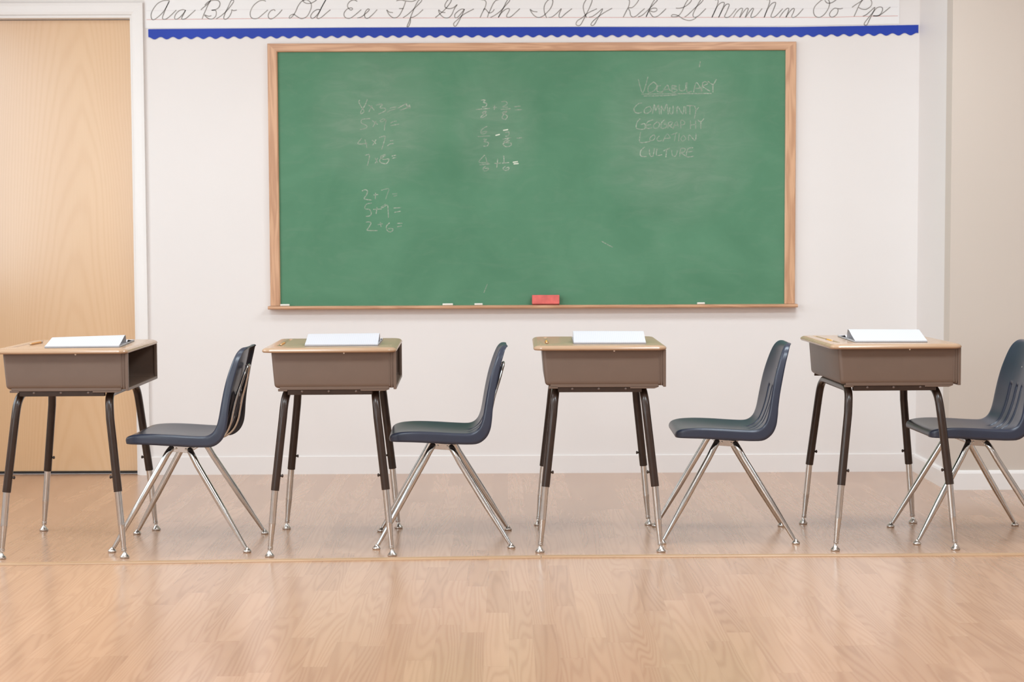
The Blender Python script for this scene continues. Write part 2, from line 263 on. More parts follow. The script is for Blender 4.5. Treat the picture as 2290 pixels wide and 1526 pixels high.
def birch():
    """rotary-cut veneer: nested cathedral arches about the middle of the leaf, bent by noise"""
    m = NT('birch_veneer'); x, y, z = m.sep(m.obj())
    n1 = m.noise(m.comb(m.math('MULTIPLY', x, 3.2), 0, m.math('MULTIPLY', z, .55)), 1.0, 2, .5, .2)
    n2 = m.noise(m.comb(m.math('MULTIPLY', x, 14), 1, m.math('MULTIPLY', z, 1.6)), 1.0, 2)
    u = m.math('ADD', x, m.math('MULTIPLY_ADD', n1, .16, 2.02))
    ph = m.math('ADD', m.math('MULTIPLY', m.math('MULTIPLY', u, u), 900), m.math('MULTIPLY', z, 30))
    ph = m.math('ADD', ph, m.math('MULTIPLY', n1, 26)); ph = m.math('ADD', ph, m.math('MULTIPLY', n2, 5))
    w = m.math('POWER', m.math('MULTIPLY_ADD', m.math('SINE', ph), .5, .5), 2.2)
    fine = m.noise(m.comb(m.math('MULTIPLY', x, 240), 0, m.math('MULTIPLY', z, 5)), 1.0, 2)
    t = m.math('ADD', m.math('MULTIPLY', w, .12), m.math('MULTIPLY', fine, .16))
    t = m.math('ADD', t, m.math('MULTIPLY', n1, .42), clamp=True)
    c = m.ramp(t, [(.15, (.74,.475,.255,1)), (.85, (.60,.315,.132,1))])
    m.b.inputs['Coat Roughness'].default_value = .24; m.b.inputs['Coat IOR'].default_value = 1.8
    return m.set(c, .45, spec=.5, coat=.75)
M['birch'] = birch()
M['desk_lam'] = wood('tan_wood_laminate', 'x', (.48,.315,.20,1), (.365,.22,.13,1), 30, .06, 20, .30, .20, .25)
M['strip_wood'] = wood('threshold_wood', 'x', (.50,.31,.18,1), (.40,.23,.125,1), 40, .05, 18, .35, .35)

def floor_material():
    m = NT('laminate_strip_floor'); x, y, z = m.sep(m.obj())
    w, L = .0695, .66
    u = m.math('MULTIPLY', m.math('ADD', x, 20.012), 1/w)
    i = m.math('FLOOR', u); fu = m.math('FRACT', u)
    wn = m.n('ShaderNodeTexWhiteNoise', noise_dimensions='1D'); m.link(i, wn.inputs['W'])
    v = m.math('ADD', m.math('MULTIPLY', m.math('ADD', y, 20), 1/L), m.math('MULTIPLY', wn.outputs['Value'], 3.0))
    j = m.math('FLOOR', v); fv = m.math('FRACT', v)
    wn2 = m.n('ShaderNodeTexWhiteNoise', noise_dimensions='2D'); m.link(m.comb(i, j, 0), wn2.inputs['Vector'])
    r = wn2.outputs['Value']; rc = m.sep(wn2.outputs['Color'])
    # grain, different on every strip: long cathedral lines along the strip
    gx = m.math('ADD', x, m.math('MULTIPLY', r, 31.0))
    gy = m.math('ADD', m.math('MULTIPLY', y, .055), m.math('MULTIPLY', rc[1], 17.0))
    gv = m.comb(gx, gy, m.math('MULTIPLY', rc[2], 9.0))
    f = m.noise(gv, 13, 1.2, .35, .0)
    ph = m.math('ADD', m.math('MULTIPLY', f, 105), m.math('MULTIPLY', x, m.math('MULTIPLY_ADD', rc[1], 500, -250)))
    wv = m.math('SINE', ph)
    wv = m.math('POWER', m.math('MULTIPLY_ADD', wv, .5, .5), 1.8)
    fine = m.noise(m.comb(m.math('MULTIPLY', x, 420), m.math('MULTIPLY', y, 9), 0), 1.0, 2)
    fade = m.noise(m.comb(m.math('MULTIPLY', gx, 9), m.math('MULTIPLY', gy, 20), r), 1.0, 1)
    t = m.math('MULTIPLY', wv, m.math('MULTIPLY_ADD', fade, .50, .05))
    t = m.math('ADD', t, m.math('MULTIPLY', fine, .20))
    t = m.math('ADD', t, m.math('MULTIPLY', rc[0], .46), clamp=True)
    c = m.ramp(t, [(.08, (.535,.305,.180,1)), (.95, (.375,.196,.110,1))])
    # hairline joints
    e1 = m.math('LESS_THAN', fu, .014)
    e2 = m.math('LESS_THAN', fv, .003)
    c = m.mix(m.math('MULTIPLY', m.math('MAXIMUM', e1, e2), .30), c, (.27,.15,.09,1))
    rg = .25
    m.b.inputs['Coat Roughness'].default_value = .23
    return m.set(c, rg, spec=.6, coat=.55)
M['floor'] = floor_material()

def board_material():
    m = NT('green_chalkboard'); o = m.obj(); x, y, z = m.sep(o)
    cloud = m.noise(m.comb(x, 0, z), 2.6, 4, .6, .6)
    streak = m.noise(m.comb(m.math('MULTIPLY', x, 3.0), 0, m.math('MULTIPLY', z, 9.0)), 2.0, 4, .65, 1.0)
    def blob(cx, cz, rx, rz):
        a = m.math('POWER', m.math('MULTIPLY', m.math('SUBTRACT', x, cx), 1/rx), 2)
        b = m.math('POWER', m.math('MULTIPLY', m.math('SUBTRACT', z, cz), 1/rz), 2)
        return m.math('SUBTRACT', 1.0, m.math('ADD', a, b), clamp=True)
    sm = m.math('MAXIMUM', blob(.83,1.62,.42,.46), blob(-.62,1.72,.36,.36))
    sm = m.math('MAXIMUM', sm, m.math('MULTIPLY', blob(-.05,1.68,.24,.32), .7))
    dust = m.math('MULTIPLY', sm, m.math('MULTIPLY_ADD', streak, 1.3, -.10), clamp=True)
    c = m.ramp(cloud, [(.25, (.073,.205,.112,1)), (.75, (.108,.262,.152,1))])
    c = m.mix(m.math('MULTIPLY', dust, .55), c, (.26,.33,.25,1))
    c = m.mix(m.math('MULTIPLY', m.math('SUBTRACT', streak, .5, clamp=True), .5), c, (.24,.33,.24,1))
    return m.set(c, .62, spec=.35)
M['board'] = board_material()

def chalk_mark(name, base, col):
    m = NT(name); n = m.noise(m.obj(), 120, 3, .7)
    n2 = m.noise(m.obj(), 9, 2)
    f = m.math('MULTIPLY', m.math('MULTIPLY_ADD', n, 1.6, base), m.math('MULTIPLY_ADD', n2, 1.4, .25), clamp=True)
    m.set(col, .95, spec=.1)
    tr = m.n('ShaderNodeBsdfTransparent'); mx = m.n('ShaderNodeMixShader')
    m.link(f, mx.inputs[0]); m.link(tr.outputs[0], mx.inputs[1]); m.link(m.b.outputs[0], mx.inputs[2])
    m.link(mx.outputs[0], m.out.inputs[0])
    return m.m
M['chalk_faint'] = chalk_mark('faint_chalk_writing', -.28, (.52,.56,.46,1))
M['chalk_bold'] = chalk_mark('fresh_chalk_writing', .25, (.78,.78,.66,1))

# ================================================================ the room
XL, XR, YF, ZC = -3.05, 6.4, -2.6, 2.85
JX, JY = 1.9936, WALL - .6145
DX0, DX1, DZ = -2.715, -1.800, 2.208          # door opening
o = MB().box(XL-.3, XR+.2, YF-.2, WALL+.30, -.08, 0).build('floor', M['floor']); struct(o, 'pale wood strip laminate floor')
mb = MB()
mb.box(DX1, JX+.1, WALL, WALL+.14, 0, ZC)
mb.box(DX0, DX1, WALL, WALL+.14, DZ+.014, ZC)
mb.box(XL, DX0, WALL, WALL+.14, 0, ZC)
struct(mb.build('wall_back', M['paint']), 'off-white back wall with chalkboard')
struct(MB().box(JX, JX+.1, JY+.1, WALL, 0, ZC).build('wall_return', M['paint']), 'narrow off-white return wall at right corner')
struct(MB().box(JX, XR, JY, JY+.1, 0, ZC).build('wall_bay', M['paint_shaded']), 'wall stepping forward at the right, shade in its paint colour')
struct(MB().box(XR, XR+.12, YF, JY+.1, 0, ZC).build('wall_right', M['paint']))
struct(MB().box(XL, XR, YF-.12, YF, 0, ZC).build('wall_front', M['paint']))
struct(MB().box(XL-.12, XR+.12, YF-.12, WALL+.14, ZC, ZC+.1).build('ceiling', M['ceil']))
# left wall with three window openings
WIN = [(-1.3, .5), (1.1, 2.9), (5.1, 7.1)]
WZ0, WZ1 = .85, 2.45
mb = MB(); y = YF
for a, b in WIN:
    mb.box(XL-.14, XL, y, a, 0, ZC); mb.box(XL-.14, XL, a, b, 0, WZ0); mb.box(XL-.14, XL, a, b, WZ1, ZC); y = b
mb.box(XL-.14, XL, y, WALL+.14, 0, ZC)
struct(mb.build('wall_left', M['paint']))
for k, (a, b) in enumerate(WIN):
    mb = MB(); c = (a+b)/2
    for y0, y1 in ((a, a+.05), (c-.025, c+.025), (b-.05, b)): mb.box(XL-.10, XL-.03, y0, y1, WZ0, WZ1)
    for z0, z1 in ((WZ0, WZ0+.05), (1.63, 1.67), (WZ1-.05, WZ1)): mb.box(XL-.095, XL-.035, a+.05, b-.05, z0, z1)
    struct(mb.build('window_%d' % (k+1), M['trim'], bevel=.004))

def baseboard(name, pts, label, mat='trim'):
    """profile swept along a straight wall foot; outward normal given"""
    (x0,y0),(x1,y1),(nx,ny) = pts
    prof = [(0,0),(.013,0),(.013,.074),(.010,.083),(.005,.088),(0,.088)] if mat == 'trim' else [(0,0),(.007,0),(.007,.086),(.0055,.088),(0,.088)]
    r0 = [(x0+nx*d, y0+ny*d, z) for d,z in prof]; r1 = [(x1+nx*d, y1+ny*d, z) for d,z in prof]
    return struct(MB().rings([r0, r1]).build(name, M[mat]), label)
baseboard('baseboard_back', ((DX1+.064, WALL), (JX, WALL), (0,-1)), 'off-white baseboard under the chalkboard wall', 'paint')
baseboard('baseboard_return', ((JX, WALL-.013), (JX, JY-.013), (-1,0)), 'white baseboard on the narrow return wall')
baseboard('baseboard_bay', ((JX, JY), (XR, JY), (0,-1)), 'white baseboard on the wall stepping forward')

# door with casing
d = MB().box(DX0+.004, DX1-.003, WALL+.055, WALL+.10, .012, DZ-.003).build('door_1', M['birch'], bevel=.002); struct(d, 'pale birch door at the left')
MB().box(DX0+.004, DX1-.003, WALL+.050, WALL+.0545, .001, .0125).build('door_gap_shade', M['black'], d)  # black strip standing in for the dark gap under the door
mb = MB()
mb.box(DX0-.02, DX1+.012, WALL-.004, WALL+.14, DZ, DZ+.014)
mb.box(DX1, DX1+.012, WALL-.004, WALL-.0002, 0, DZ)
struct(mb.build('trim_4', M['trim'], bevel=.0015), 'white door jamb edge')
def casing(name, outer, inner, label):
    """mitred board between an outer and an inner edge (x,z points), with an eased face"""
    y0, y1, y2 = WALL, WALL-.012, WALL-.018
    (ax,az),(bx,bz) = outer; (cx,cz),(dx,dz) = inner
    def lerp(p, q, t): return (p[0]+(q[0]-p[0])*t, p[1]+(q[1]-p[1])*t)
    rings = []
    for (o_, i_) in ((outer[0], inner[0]), (outer[1], inner[1])):
        prof = [(0,y0),(0,y2),(.25,y2),(.75,WALL-.015),(.93,y1),(1,y1+.002),(1,y0)]
        rings.append([(lerp(o_, i_, t)[0], y, lerp(o_, i_, t)[1]) for t, y in prof])
    return struct(MB().rings(rings).build(name, M['trim']), label)
CW = .062
casing('trim_1', ((DX1+CW+.003, 0), (DX1+CW+.003, DZ+.014+CW-.006)), ((DX1+.009, 0), (DX1+.009, DZ+.014)), 'white upright door casing right of the birch door')
casing('trim_5', ((DX0-CW, DZ+.014+CW-.006), (DX1+CW+.003, DZ+.014+CW-.006)), ((DX0-.009, DZ+.014), (DX1+.009, DZ+.014)), 'white head casing above the birch door')

# floor transition strip in two lengths
def seam(name, a, b, label):
    (x0,y0),(x1,y1) = a, b
    prof = [(-.019,0),(-.019,.002),(-.015,.0055),(-.005,.007),(.005,.007),(.015,.0055),(.019,.002),(.019,0)]
    r = [[(x, y+dy, z) for dy, z in prof] for x, y in (a, b)]
    return struct(MB().rings(r).build(name, M['strip_wood'], smooth=50), label)
seam('trim_2', (XL, 5.905), (.120, 6.062), 'left length of the wooden floor seam strip')
seam('trim_3', (.122, 6.066), (XR, 6.062), 'right length of the wooden floor seam strip')

# ================================================================ chalkboard
BX, BZ, BW, BH = .12733, 1.4312, 1.2192, .6096
gx0, gx1, gz0, gz1 = BX-BW, BX+BW, BZ-BH, BZ+BH
cb = thing('chalkboard', 'large green chalkboard in an oak frame with faint chalk sums and vocabulary list', 'chalkboard', (0,0,0))
MB().box(gx0-.02, gx1+.02, WALL-.012, WALL-.001, gz0-.005, gz1+.02).build('writing_surface', M['board'], cb)
rw, yo = .0475, WALL-.024
def rail(name, outer, inner, mat):
    r = []
    for o_, i_ in zip(outer, inner):
        prof = [(0,WALL-.0005),(0,yo+.003),(.06,yo),(.90,yo),(1,yo+.004),(1,WALL-.0125)]
        r.append([(o_[0]+(i_[0]-o_[0])*t, y, o_[1]+(i_[1]-o_[1])*t) for t, y in prof])
    return MB().rings(r).build(name, mat, cb)
ox0, ox1, oz1 = gx0-rw, gx1+.051, gz1+.040
rail('frame_rail', ((ox0,oz1),(ox1,oz1)), ((gx0,gz1),(gx1,gz1)), M['oak_h'])
rail('frame_stile', ((ox0,gz0+.001),(ox0,oz1)), ((gx0,gz0+.001),(gx0,gz1)), M['oak_v'])
rail('frame_stile', ((ox1,gz0+.001),(ox1,oz1)), ((gx1,gz0+.001),(gx1,gz1)), M['oak_v'])
TZ = gz0                                    # top of the chalk tray
mb = MB()
prof = [(WALL-.0005, TZ-.016), (WALL-.056, TZ-.015), (WALL-.0605, TZ-.010), (WALL-.060, TZ-.001), (WALL-.056, TZ), (WALL-.0005, TZ)]
mb.prism(prof, 'x', ox0-.008, ox1+.008)
mb.build('chalk_tray', M['oak_h'], cb)
def strokes(name, data, width, y, mat, parent, per=4, straight=False):
    mb = MB()
    for s in data:
        pts = [(a/1000, b/1000, 0) for a, b in s]
        if not straight: pts = catmull(pts, per)
        mb.ribbon([(p[0], p[1]) for p in pts], width, y)
    return mb.build(name, mat, parent)
CN = [('chalk_sum','smudged chalk sum 8 x 3 ='),('chalk_sum','chalk sum 5 x 9 ='),('chalk_sum','chalk sum 4 x 7 ='),('chalk_sum','chalk sum 7 x 8 ='),
      ('chalk_sum','chalk sum 2 + 7 ='),('chalk_sum','chalk sum 5 + 9 ='),('chalk_sum','chalk sum 2 + 6 ='),
      ('chalk_fraction','chalk fraction sum 3/8 + 2/8 ='),('chalk_fraction','chalk fraction sum 6/3 - 3/8 ='),('chalk_fraction','chalk fraction sum 4/6 + 1/6 ='),
      ('chalk_word','underlined chalk heading VOCABULARY'),('chalk_word','chalk word COMMUNITY'),('chalk_word','chalk word GEOGRAPHY'),('chalk_word','chalk word LOCATION'),('chalk_word','chalk word CULTURE'),
      ('chalk_dash','lone chalk dash'),('chalk_dash','lone chalk dash'),('chalk_dash','lone chalk dash')]
for (nm, lab), g in zip(CN, CHALK):
    strokes(nm, g, .0044, WALL-.0124, M['chalk_faint'], cb)['label'] = lab
for g in CHALK_BOLD:
    strokes('chalk_dash', g, .0050, WALL-.0124, M['chalk_bold'], cb)['label'] = 'fresh bright chalk strokes'

# eraser and chalks on the tray
er = thing('chalkboard_eraser', 'red felt chalkboard eraser standing on the chalk tray', 'eraser', (.191, WALL-.038, TZ))
MB().box(-.066,.066,-.0135,.0135,.0055,.0485).build('body', M['eraser_red'], er, bevel=.0025)
MB().box(-.065,.065,-.0125,.0125,.0003,.0055).build('felt_pad', M['eraser_felt'], er)
def chalk(x0, x1, label):
    l = x1-x0
    o = MB().lathe([(.0035,0),(.0048,.0012),(.005,l-.002),(.0042,l)], (0,0,0), (1,0,0), 14).build('chalk_stick', M['chalk_white'], None, smooth=40)
    o.location = (x0, WALL-.040, TZ+.0051)
    return tag(o, label, 'chalk', 'chalk pieces on the tray')
chalk(-1.090, -1.045, 'longest white chalk stick at the left end of the tray')
chalk(-.307, -.257, 'white chalk piece on the tray, left of the middle')
chalk(-.153, -.114, 'short white chalk piece left of the red eraser')
chalk(.922, .959, 'white chalk piece near the right end of the tray')

# ================================================================ alphabet strip and blue border
al = thing('alphabet_strip', 'white cursive alphabet strip along the top of the wall', 'alphabet chart')
pts = [(-1.728,2.1585),(1.38,2.1585),(1.895,2.1655),(1.895,2.43),(-1.728,2.43)]
MB().prism(pts, 'y', WALL-.0025, WALL-.0003).build('card', M['paper_white'], al)
strokes('guide_line', BASELINE, .0032, WALL-.0028, M['red_line'], al, straight=True)
strokes('guide_line', MIDLINE, .0022, WALL-.0028, M['pale_line'], al, straight=True)
for g in LETTERS:
    strokes('letter_pair', g, .0042, WALL-.0031, M['ink'], al, per=5)
def border(x0, x1, zt0, zt1, ph, dy, label):
    P = .0586; n = int((x1-x0)/P*10)
    bot = []
    for i in range(n+1):
        x = x0+(x1-x0)*i/n; t = (x-x0)/(x1-x0)
        zt = zt0+(zt1-zt0)*t
        s = math.cos(2*PI*(x+1.712-ph)/P)
        bot.append((x, zt-.0432+.0058*s))
    top = [(x1, zt1), (x0, zt0)]
    mb = MB(); y1, y0 = WALL-.0035-dy, WALL-.0008
    # strip of quads so the waved edge stays clean
    f = []; v = []
    for i, (x, z) in enumerate(bot):
        t = (x-x0)/(x1-x0); zt = zt0+(zt1-zt0)*t
        v += [(x,y1,zt),(x,y1,z),(x,y0,zt),(x,y0,z)]
    for i in range(len(bot)-1):
        a, b = i*4, i*4+4
        f += [(a,a+1,b+1,b),(a+2,b+2,b+3,a+3),(a,b,b+2,a+2),(a+1,a+3,b+3,b+1)]
    e = (len(bot)-1)*4
    f += [(0,2,3,1),(e,e+1,e+3,e+2)]
    mb.add(v, f)
    return tag(mb.build('scalloped_border', M['blue']), label, 'wall border', 'blue scalloped border strips')
border(-1.712, -.674, 2.1535, 2.1575, .0, .0006, 'blue scalloped border strip nearest the door')
border(-.676, .356, 2.1575, 2.1565, .001, 0, 'blue scalloped border strip above the left half of the chalkboard')
border(.354, 1.379, 2.1565, 2.1525, .0, .0006, 'blue scalloped border strip above the right half of the chalkboard')
border(1.377, 1.987, 2.1525, 2.1605, .0, 0, 'short blue scalloped border strip at the right corner')

# ================================================================ desks
TOP = .7535
def rrect(hx, hy, r, seg=7, z=0, dx=0):
    out = []
    for cx, cy, a0 in ((hx-r,hy-r,0),(-hx+r,hy-r,PI/2),(-hx+r,-hy+r,PI),(hx-r,-hy+r,1.5*PI)):
        for k in range(seg+1):
            a = a0+PI/2*k/seg
            out.append((cx+dx+r*math.cos(a), cy+r*math.sin(a), z))
    return out
def make_desk():
    root = thing('school_desk', 'desk', 'desk')
    # desktop: rounded slab with a pencil groove milled into it
    mb = MB(); hx, hy = .2415, .3055
    prof = [(.7358,.010),(.7362,.0035),(.7395,.0005),(.7425,0),(.7465,.0018),(.7500,.0060),(.7525,.0115),(TOP,.018)]
    mb.rings([rrect(hx-i, hy-i, .036-i*.6, 8, z) for z, i in prof])
    top = mb.build('desktop', M['desk_lam'], root)
    cut = MB()
    pr = [(.0005,-.001),(.006,.002),(.0095,.008),(.0100,.02),(.0100,.43),(.0095,.442),(.006,.448),(.0005,.451)]
    cut.lathe(pr, (-.190,-.19,TOP+.0055), (0,1,0), 18)
    co = cut.build('groove_cutter', M['desk_lam'])
    md = top.modifiers.new('groove', 'BOOLEAN'); md.object = co; md.operation = 'DIFFERENCE'; md.solver = 'EXACT'
    bpy.context.view_layer.update()
    dg = bpy.context.evaluated_depsgraph_get()
    me = bpy.data.meshes.new_from_object(top.evaluated_get(dg))
    top.modifiers.clear(); top.data = me
    bpy.data.objects.remove(co)
    me.polygons.foreach_set('use_smooth', [True]*len(me.polygons)); me.set_sharp_from_angle(angle=math.radians(25))
    for p in me.polygons:
        if p.normal.z < -.8: p.use_smooth = False
    # book box: three sheet-metal sides and a bottom, open towards the sitter (+x)
    def plan(z, xl, ins, r=.013):
        pts = [(.2365, -.272+ins, z)]
        for cx, cy, a0 in ((xl+r, -.272+ins+r, 1.5*PI), (xl+r, .272-ins-r, PI)):
            for k in range(7):
                a = a0-PI/2*k/6
                pts.append((cx+r*math.cos(a), cy+r*math.sin(a), z))
        pts.append((.2365, .272-ins, z))
        return pts
    levels = [(.7372,-.2085,0),(.70,-.2055,0),(.66,-.2022,0),(.6235,-.1990,0),(.6165,-.1980,.0008),(.6115,-.1955,.0035),(.6080,-.191,.008),(.6065,-.186,.0135)]
    mb = MB(); rg = [plan(z, xl, ins) for z, xl, ins in levels]
    mb.rings(rg, closed=False, cap0=False, cap1=True)
    bx = mb.build('book_box', M['box_brown'], root, smooth=40)
    sd = bx.modifiers.new('sheet', 'SOLIDIFY'); sd.thickness = .0022; sd.offset = 0
    bpy.context.view_layer.update()
    me = bpy.data.meshes.new_from_object(bx.evaluated_get(bpy.context.evaluated_depsgraph_get()))
    bx.modifiers.clear(); bx.data = me
    me.polygons.foreach_set('use_smooth', [True]*len(me.polygons)); me.set_sharp_from_angle(angle=math.radians(30))
    # folded hems: side flanges, mouth uprights and bottom lip
    mb = MB()
    for s in (-1, 1):
        y0, y1 = sorted((s*.2700, s*.2630))
        mb.box(-.180, .2135, y0, y1, .6000, .6120)
        mb.prism([(.110,.5945),(.198,.5945),(.2135,.6005),(.2135,.6040),(.110,.6040)], 'y', y0, y1)
        mb.box(-.186, -.152, y0, y1, .5950, .6040)
        y0, y1 = sorted((s*.2752, s*.2706))
        mb.box(.2130, .2175, y0, y1, .6115, .7368); mb.box(.2215, .2260, y0, y1, .6075, .7368)
        y0, y1 = sorted((s*.2762, s*.2640))
        mb.box(.2290, .2395, y0, y1, .6010, .7368)
    mb.box(.2300, .2392, -.2640, .2640, .6005, .6110)
    mb.build('box_hem', M['box_brown'], root, bevel=.0012, bseg=1)
    for s in (-1, 1):
        rl = MB().box(-.152, .152, min(s*.2665, s*.2480), max(s*.2665, s*.2480), .5815, .6028).build('frame_rail', M['brown_tube'], root, bevel=.0015)
        for x in (-.100, -.004, .094):
            MB().lathe([(.0046,0),(.0042,.0016),(.0025,.0026),(.0004,.003)], (x, s*.2663, .5935), (0,s,0), 12).build('rivet', M['rivet_brown'], rl, smooth=60)
    for x in (.052,):
        MB().lathe([(.0035,0),(.0032,.0015),(.0016,.0024),(.0003,.0026)], (x, -.2725, .7325), (0,-1,0), 10).build('screw', M['rivet'], root, smooth=60)
    # two inverted-U tubes: a bar under the box and the two legs
    R0 = .0150
    for sx in (-1, 1):
        MB().tube([(sx*.160, -.162, .588), (sx*.160, .162, .588)], R0, 16).build('frame_bar', M['brown_tube'], root, smooth=50)
        for sy in (-1, 1):
            bend = catmull([(.160,.160,.588),(.160,.196,.5855),(.1615,.224,.5760),(.1640,.2435,.5590),(.1668,.2550,.5350),(.1700,.2640,.5000)], 7)
            a = Vector((.1700,.2640,.5000)); b = Vector((.1990,.2893,.2395))
            path = bend + [tuple(a.lerp(b, t)) for t in (.25,.5,.75,1)]
            path = [(sx*x, sy*y, z) for x, y, z in path]
            lg = MB().tube(path, R0, 16).build('leg', M['brown_tube'], root, smooth=50)
            f = Vector((.2205,.2975,.0)); d0 = Vector((.1990,.2893,.2395))
            def at(t): 
                q = d0.lerp(f, t); return (sx*q.x, sy*q.y, q.z)
            zs = [(-.06,.0122),(.2,.0122),(.48,.0122),(.50,.0126),(.52,.0120),(.60,.0112),(.72,.0098),(.845,.0088),(.847,.0100),(.862,.0100),(.864,.0090),(.875,.0090),(.877,.0100),(.892,.0096)]
            MB().tube([at(t) for t, r in zs], [r for t, r in zs], 16).build('leg_extension', M['chrome'], lg, smooth=40)
            MB().lathe([(.0004,.031),(.0055,.0305),(.0052,.0225),(.0078,.0175),(.0118,.0112),(.0168,.0068),(.0170,.0024),(.0152,.0002),(.0004,.0002)], (sx*f.x, sy*f.y, 0), (0,0,1), 20).build('foot_glide', M['nickel'], lg, smooth=40)
            q = a.lerp(b, .80)
            MB().lathe([(.0040,0),(.0040,.0185),(.0062,.0190),(.0062,.0225),(.0035,.0245)], (sx*q.x, sy*q.y, q.z), (-sx,0,0), 12).build('adjustment_screw', M['brown_tube'], lg, smooth=40)
    return root
DESKS = [(-1.5983, 6.3790, .77), (-.6420, 6.3962, 1.38), (.3414, 6.4534, -.44), (1.4087, 6.4659, 1.32)]
DLAB = ['brown metal school desk in front of the birch door, leftmost desk',
        'brown metal school desk under the left part of the chalkboard',
        'brown metal school desk below and right of the red eraser',
        'brown metal school desk by the right corner, its left side showing']
proto = make_desk()
for i, (x, y, a) in enumerate(DESKS):
    o = proto if i == 0 else copy_tree(proto)
    o.location = (x, y, 0); o.rotation_euler = (0, 0, math.radians(a))
    tag(o, DLAB[i], 'desk', 'school desks in a row')

# ================================================================ chairs
PROF = [ # rim x, z | skirt x, z | half width | dish
 (-.1975,.3995,-.1965,.3975,.148,.000),(-.1985,.4075,-.1945,.3970,.163,.000),(-.1930,.4180,-.1885,.3965,.176,.001),
 (-.1780,.4255,-.1720,.3960,.185,.003),(-.1500,.4305,-.1400,.3955,.190,.008),(-.1000,.4325,-.0900,.3940,.193,.012),
 (-.0300,.4300,-.0300,.3905,.194,.015),(.0400,.4255,.0400,.3870,.193,.016),(.0930,.4240,.0880,.3850,.191,.015),
 (.1170,.4310,.1280,.3880,.190,.012),(.1325,.4460,.1570,.4080,.188,.012),(.1425,.4680,.1730,.4380,.187,.013),
 (.1490,.4950,.1795,.4750,.185,.016),(.1550,.5300,.1830,.5150,.182,.020),(.1640,.5800,.1900,.5640,.176,.023),
 (.1750,.6300,.2010,.6190,.167,.024),(.1900,.6800,.2130,.6720,.155,.021),(.2020,.7120,.2230,.7060,.143,.016),
 (.2120,.7310,.2300,.7270,.127,.010),(.2240,.7420,.2360,.7370,.108,.004),(.2385,.7425,.2410,.7395,.090,.001)]
def shell():
    fine = catmull6(PROF, 5)
    # resample the rim evenly
    acc = [0]
    for a, b in zip(fine, fine[1:]): acc.append(acc[-1]+math.hypot(b[0]-a[0], b[1]-a[1]))
    N = 104; rows = []; j = 0
    for i in range(N+1):
        s = acc[-1]*i/N
        while j < len(acc)-2 and acc[j+1] < s: j += 1
        t = (s-acc[j])/max(1e-9, acc[j+1]-acc[j]); t = min(max(t,0),1)
        rows.append([p+(q-p)*t for p, q in zip(fine[j], fine[j+1])])
    G = [-.0625,0,.0625]
    ys = set()
    for g in G:
        for d in (-.0150,-.0130,-.0115,-.0100,-.0085,-.0070,-.0035,0,.0035,.0070,.0085,.0100,.0115,.0130,.0150): ys.add(round(g+d,5))
    for v in (-.031,.031,-.095,.095,-.110,.110,-.122,.122): ys.add(v)
    ys = sorted(ys)
    cols = []     # ('i', y) inner, ('b', fraction) between the last groove and the rim, ('a', angle) rim roll, ('s', t) skirt
    right = [('b', .2),('b', .4),('b', .6),('b', .8),('b', 1.0)] + [('a', k*PI/2/5) for k in range(1,6)] + [('s', t) for t in (.33,.66,1)]
    cols = [('L',)+c for c in right[::-1]] + [('I','i',v) for v in ys] + [('R',)+c for c in right]
    V = []; F = []
    m = len(cols)
    for (rx, rz, sx, sz, w, dish) in rows:
        R = Vector((rx,0,rz)); D = Vector((sx-rx,0,sz-rz)); Ln = D.length; D.normalize()
        r = min(.0095, Ln*.8); wi = w-r
        k = min(1, wi/.128)
        on_back = rz > .47
        # groove strength along the profile
        if rx < .05: h = 0
        elif not on_back: h = min(1, max(0, (rx-.082)/.060)); h = h*h*(3-2*h)
        else: h = min(1, max(0, (.592-rz)/.014))
        for side, kind, val in cols:
            sg = -1 if side == 'L' else 1
            if kind == 'i': y = val*k; dep = dish*(1-(y/wi)**2)
            elif kind == 'b':
                y0 = .122*k; y = y0+(wi-y0)*val; dep = dish*(1-(y/wi)**2)
                y *= sg
            elif kind == 'a': y = sg*(wi+r*math.sin(val)); dep = r*(1-math.cos(val))
            else: y = sg*(w+.0015*val); dep = r+(Ln-r)*val
            if kind == 'i' and h > 0:
                q = min(abs(val-g) for g in G)
                if q < .0130:
                    t = min(1, max(0, (.0130-q)/(.0045 if on_back else .0045+.004*(1-h)))); dep += .0110*h*t*t*(3-2*t)
            V.append(tuple(R + D*dep + Vector((0,y,0))))
    for i in range(N):
        zc = (rows[i][1]+rows[i+1][1])/2; xc = (rows[i][0]+rows[i+1][0])/2
        for c in range(m-1):
            if cols[c][1] == 'i' and cols[c+1][1] == 'i' and .492 < zc < .572:
                mid = (cols[c][2]+cols[c+1][2])/2
                if min(abs(mid-g) for g in G) < .0069: continue
            F.append((i*m+c, i*m+c+1, (i+1)*m+c+1, (i+1)*m+c))
    mb = MB(); mb.add(V, F); return mb
def catmull6(P, per):
    out = []
    for i in range(len(P)-1):
        p0 = P[max(i-1,0)]; p1 = P[i]; p2 = P[i+1]; p3 = P[min(i+2,len(P)-1)]
        for k in range(per):
            t = k/per
            out.append([.5*(2*b+(c-a)*t+(2*a-5*b+4*c-d)*t*t+(3*b-a-3*c+d)*t**3) for a,b,c,d in zip(p0,p1,p2,p3)])
    out.append(list(P[-1])); return out
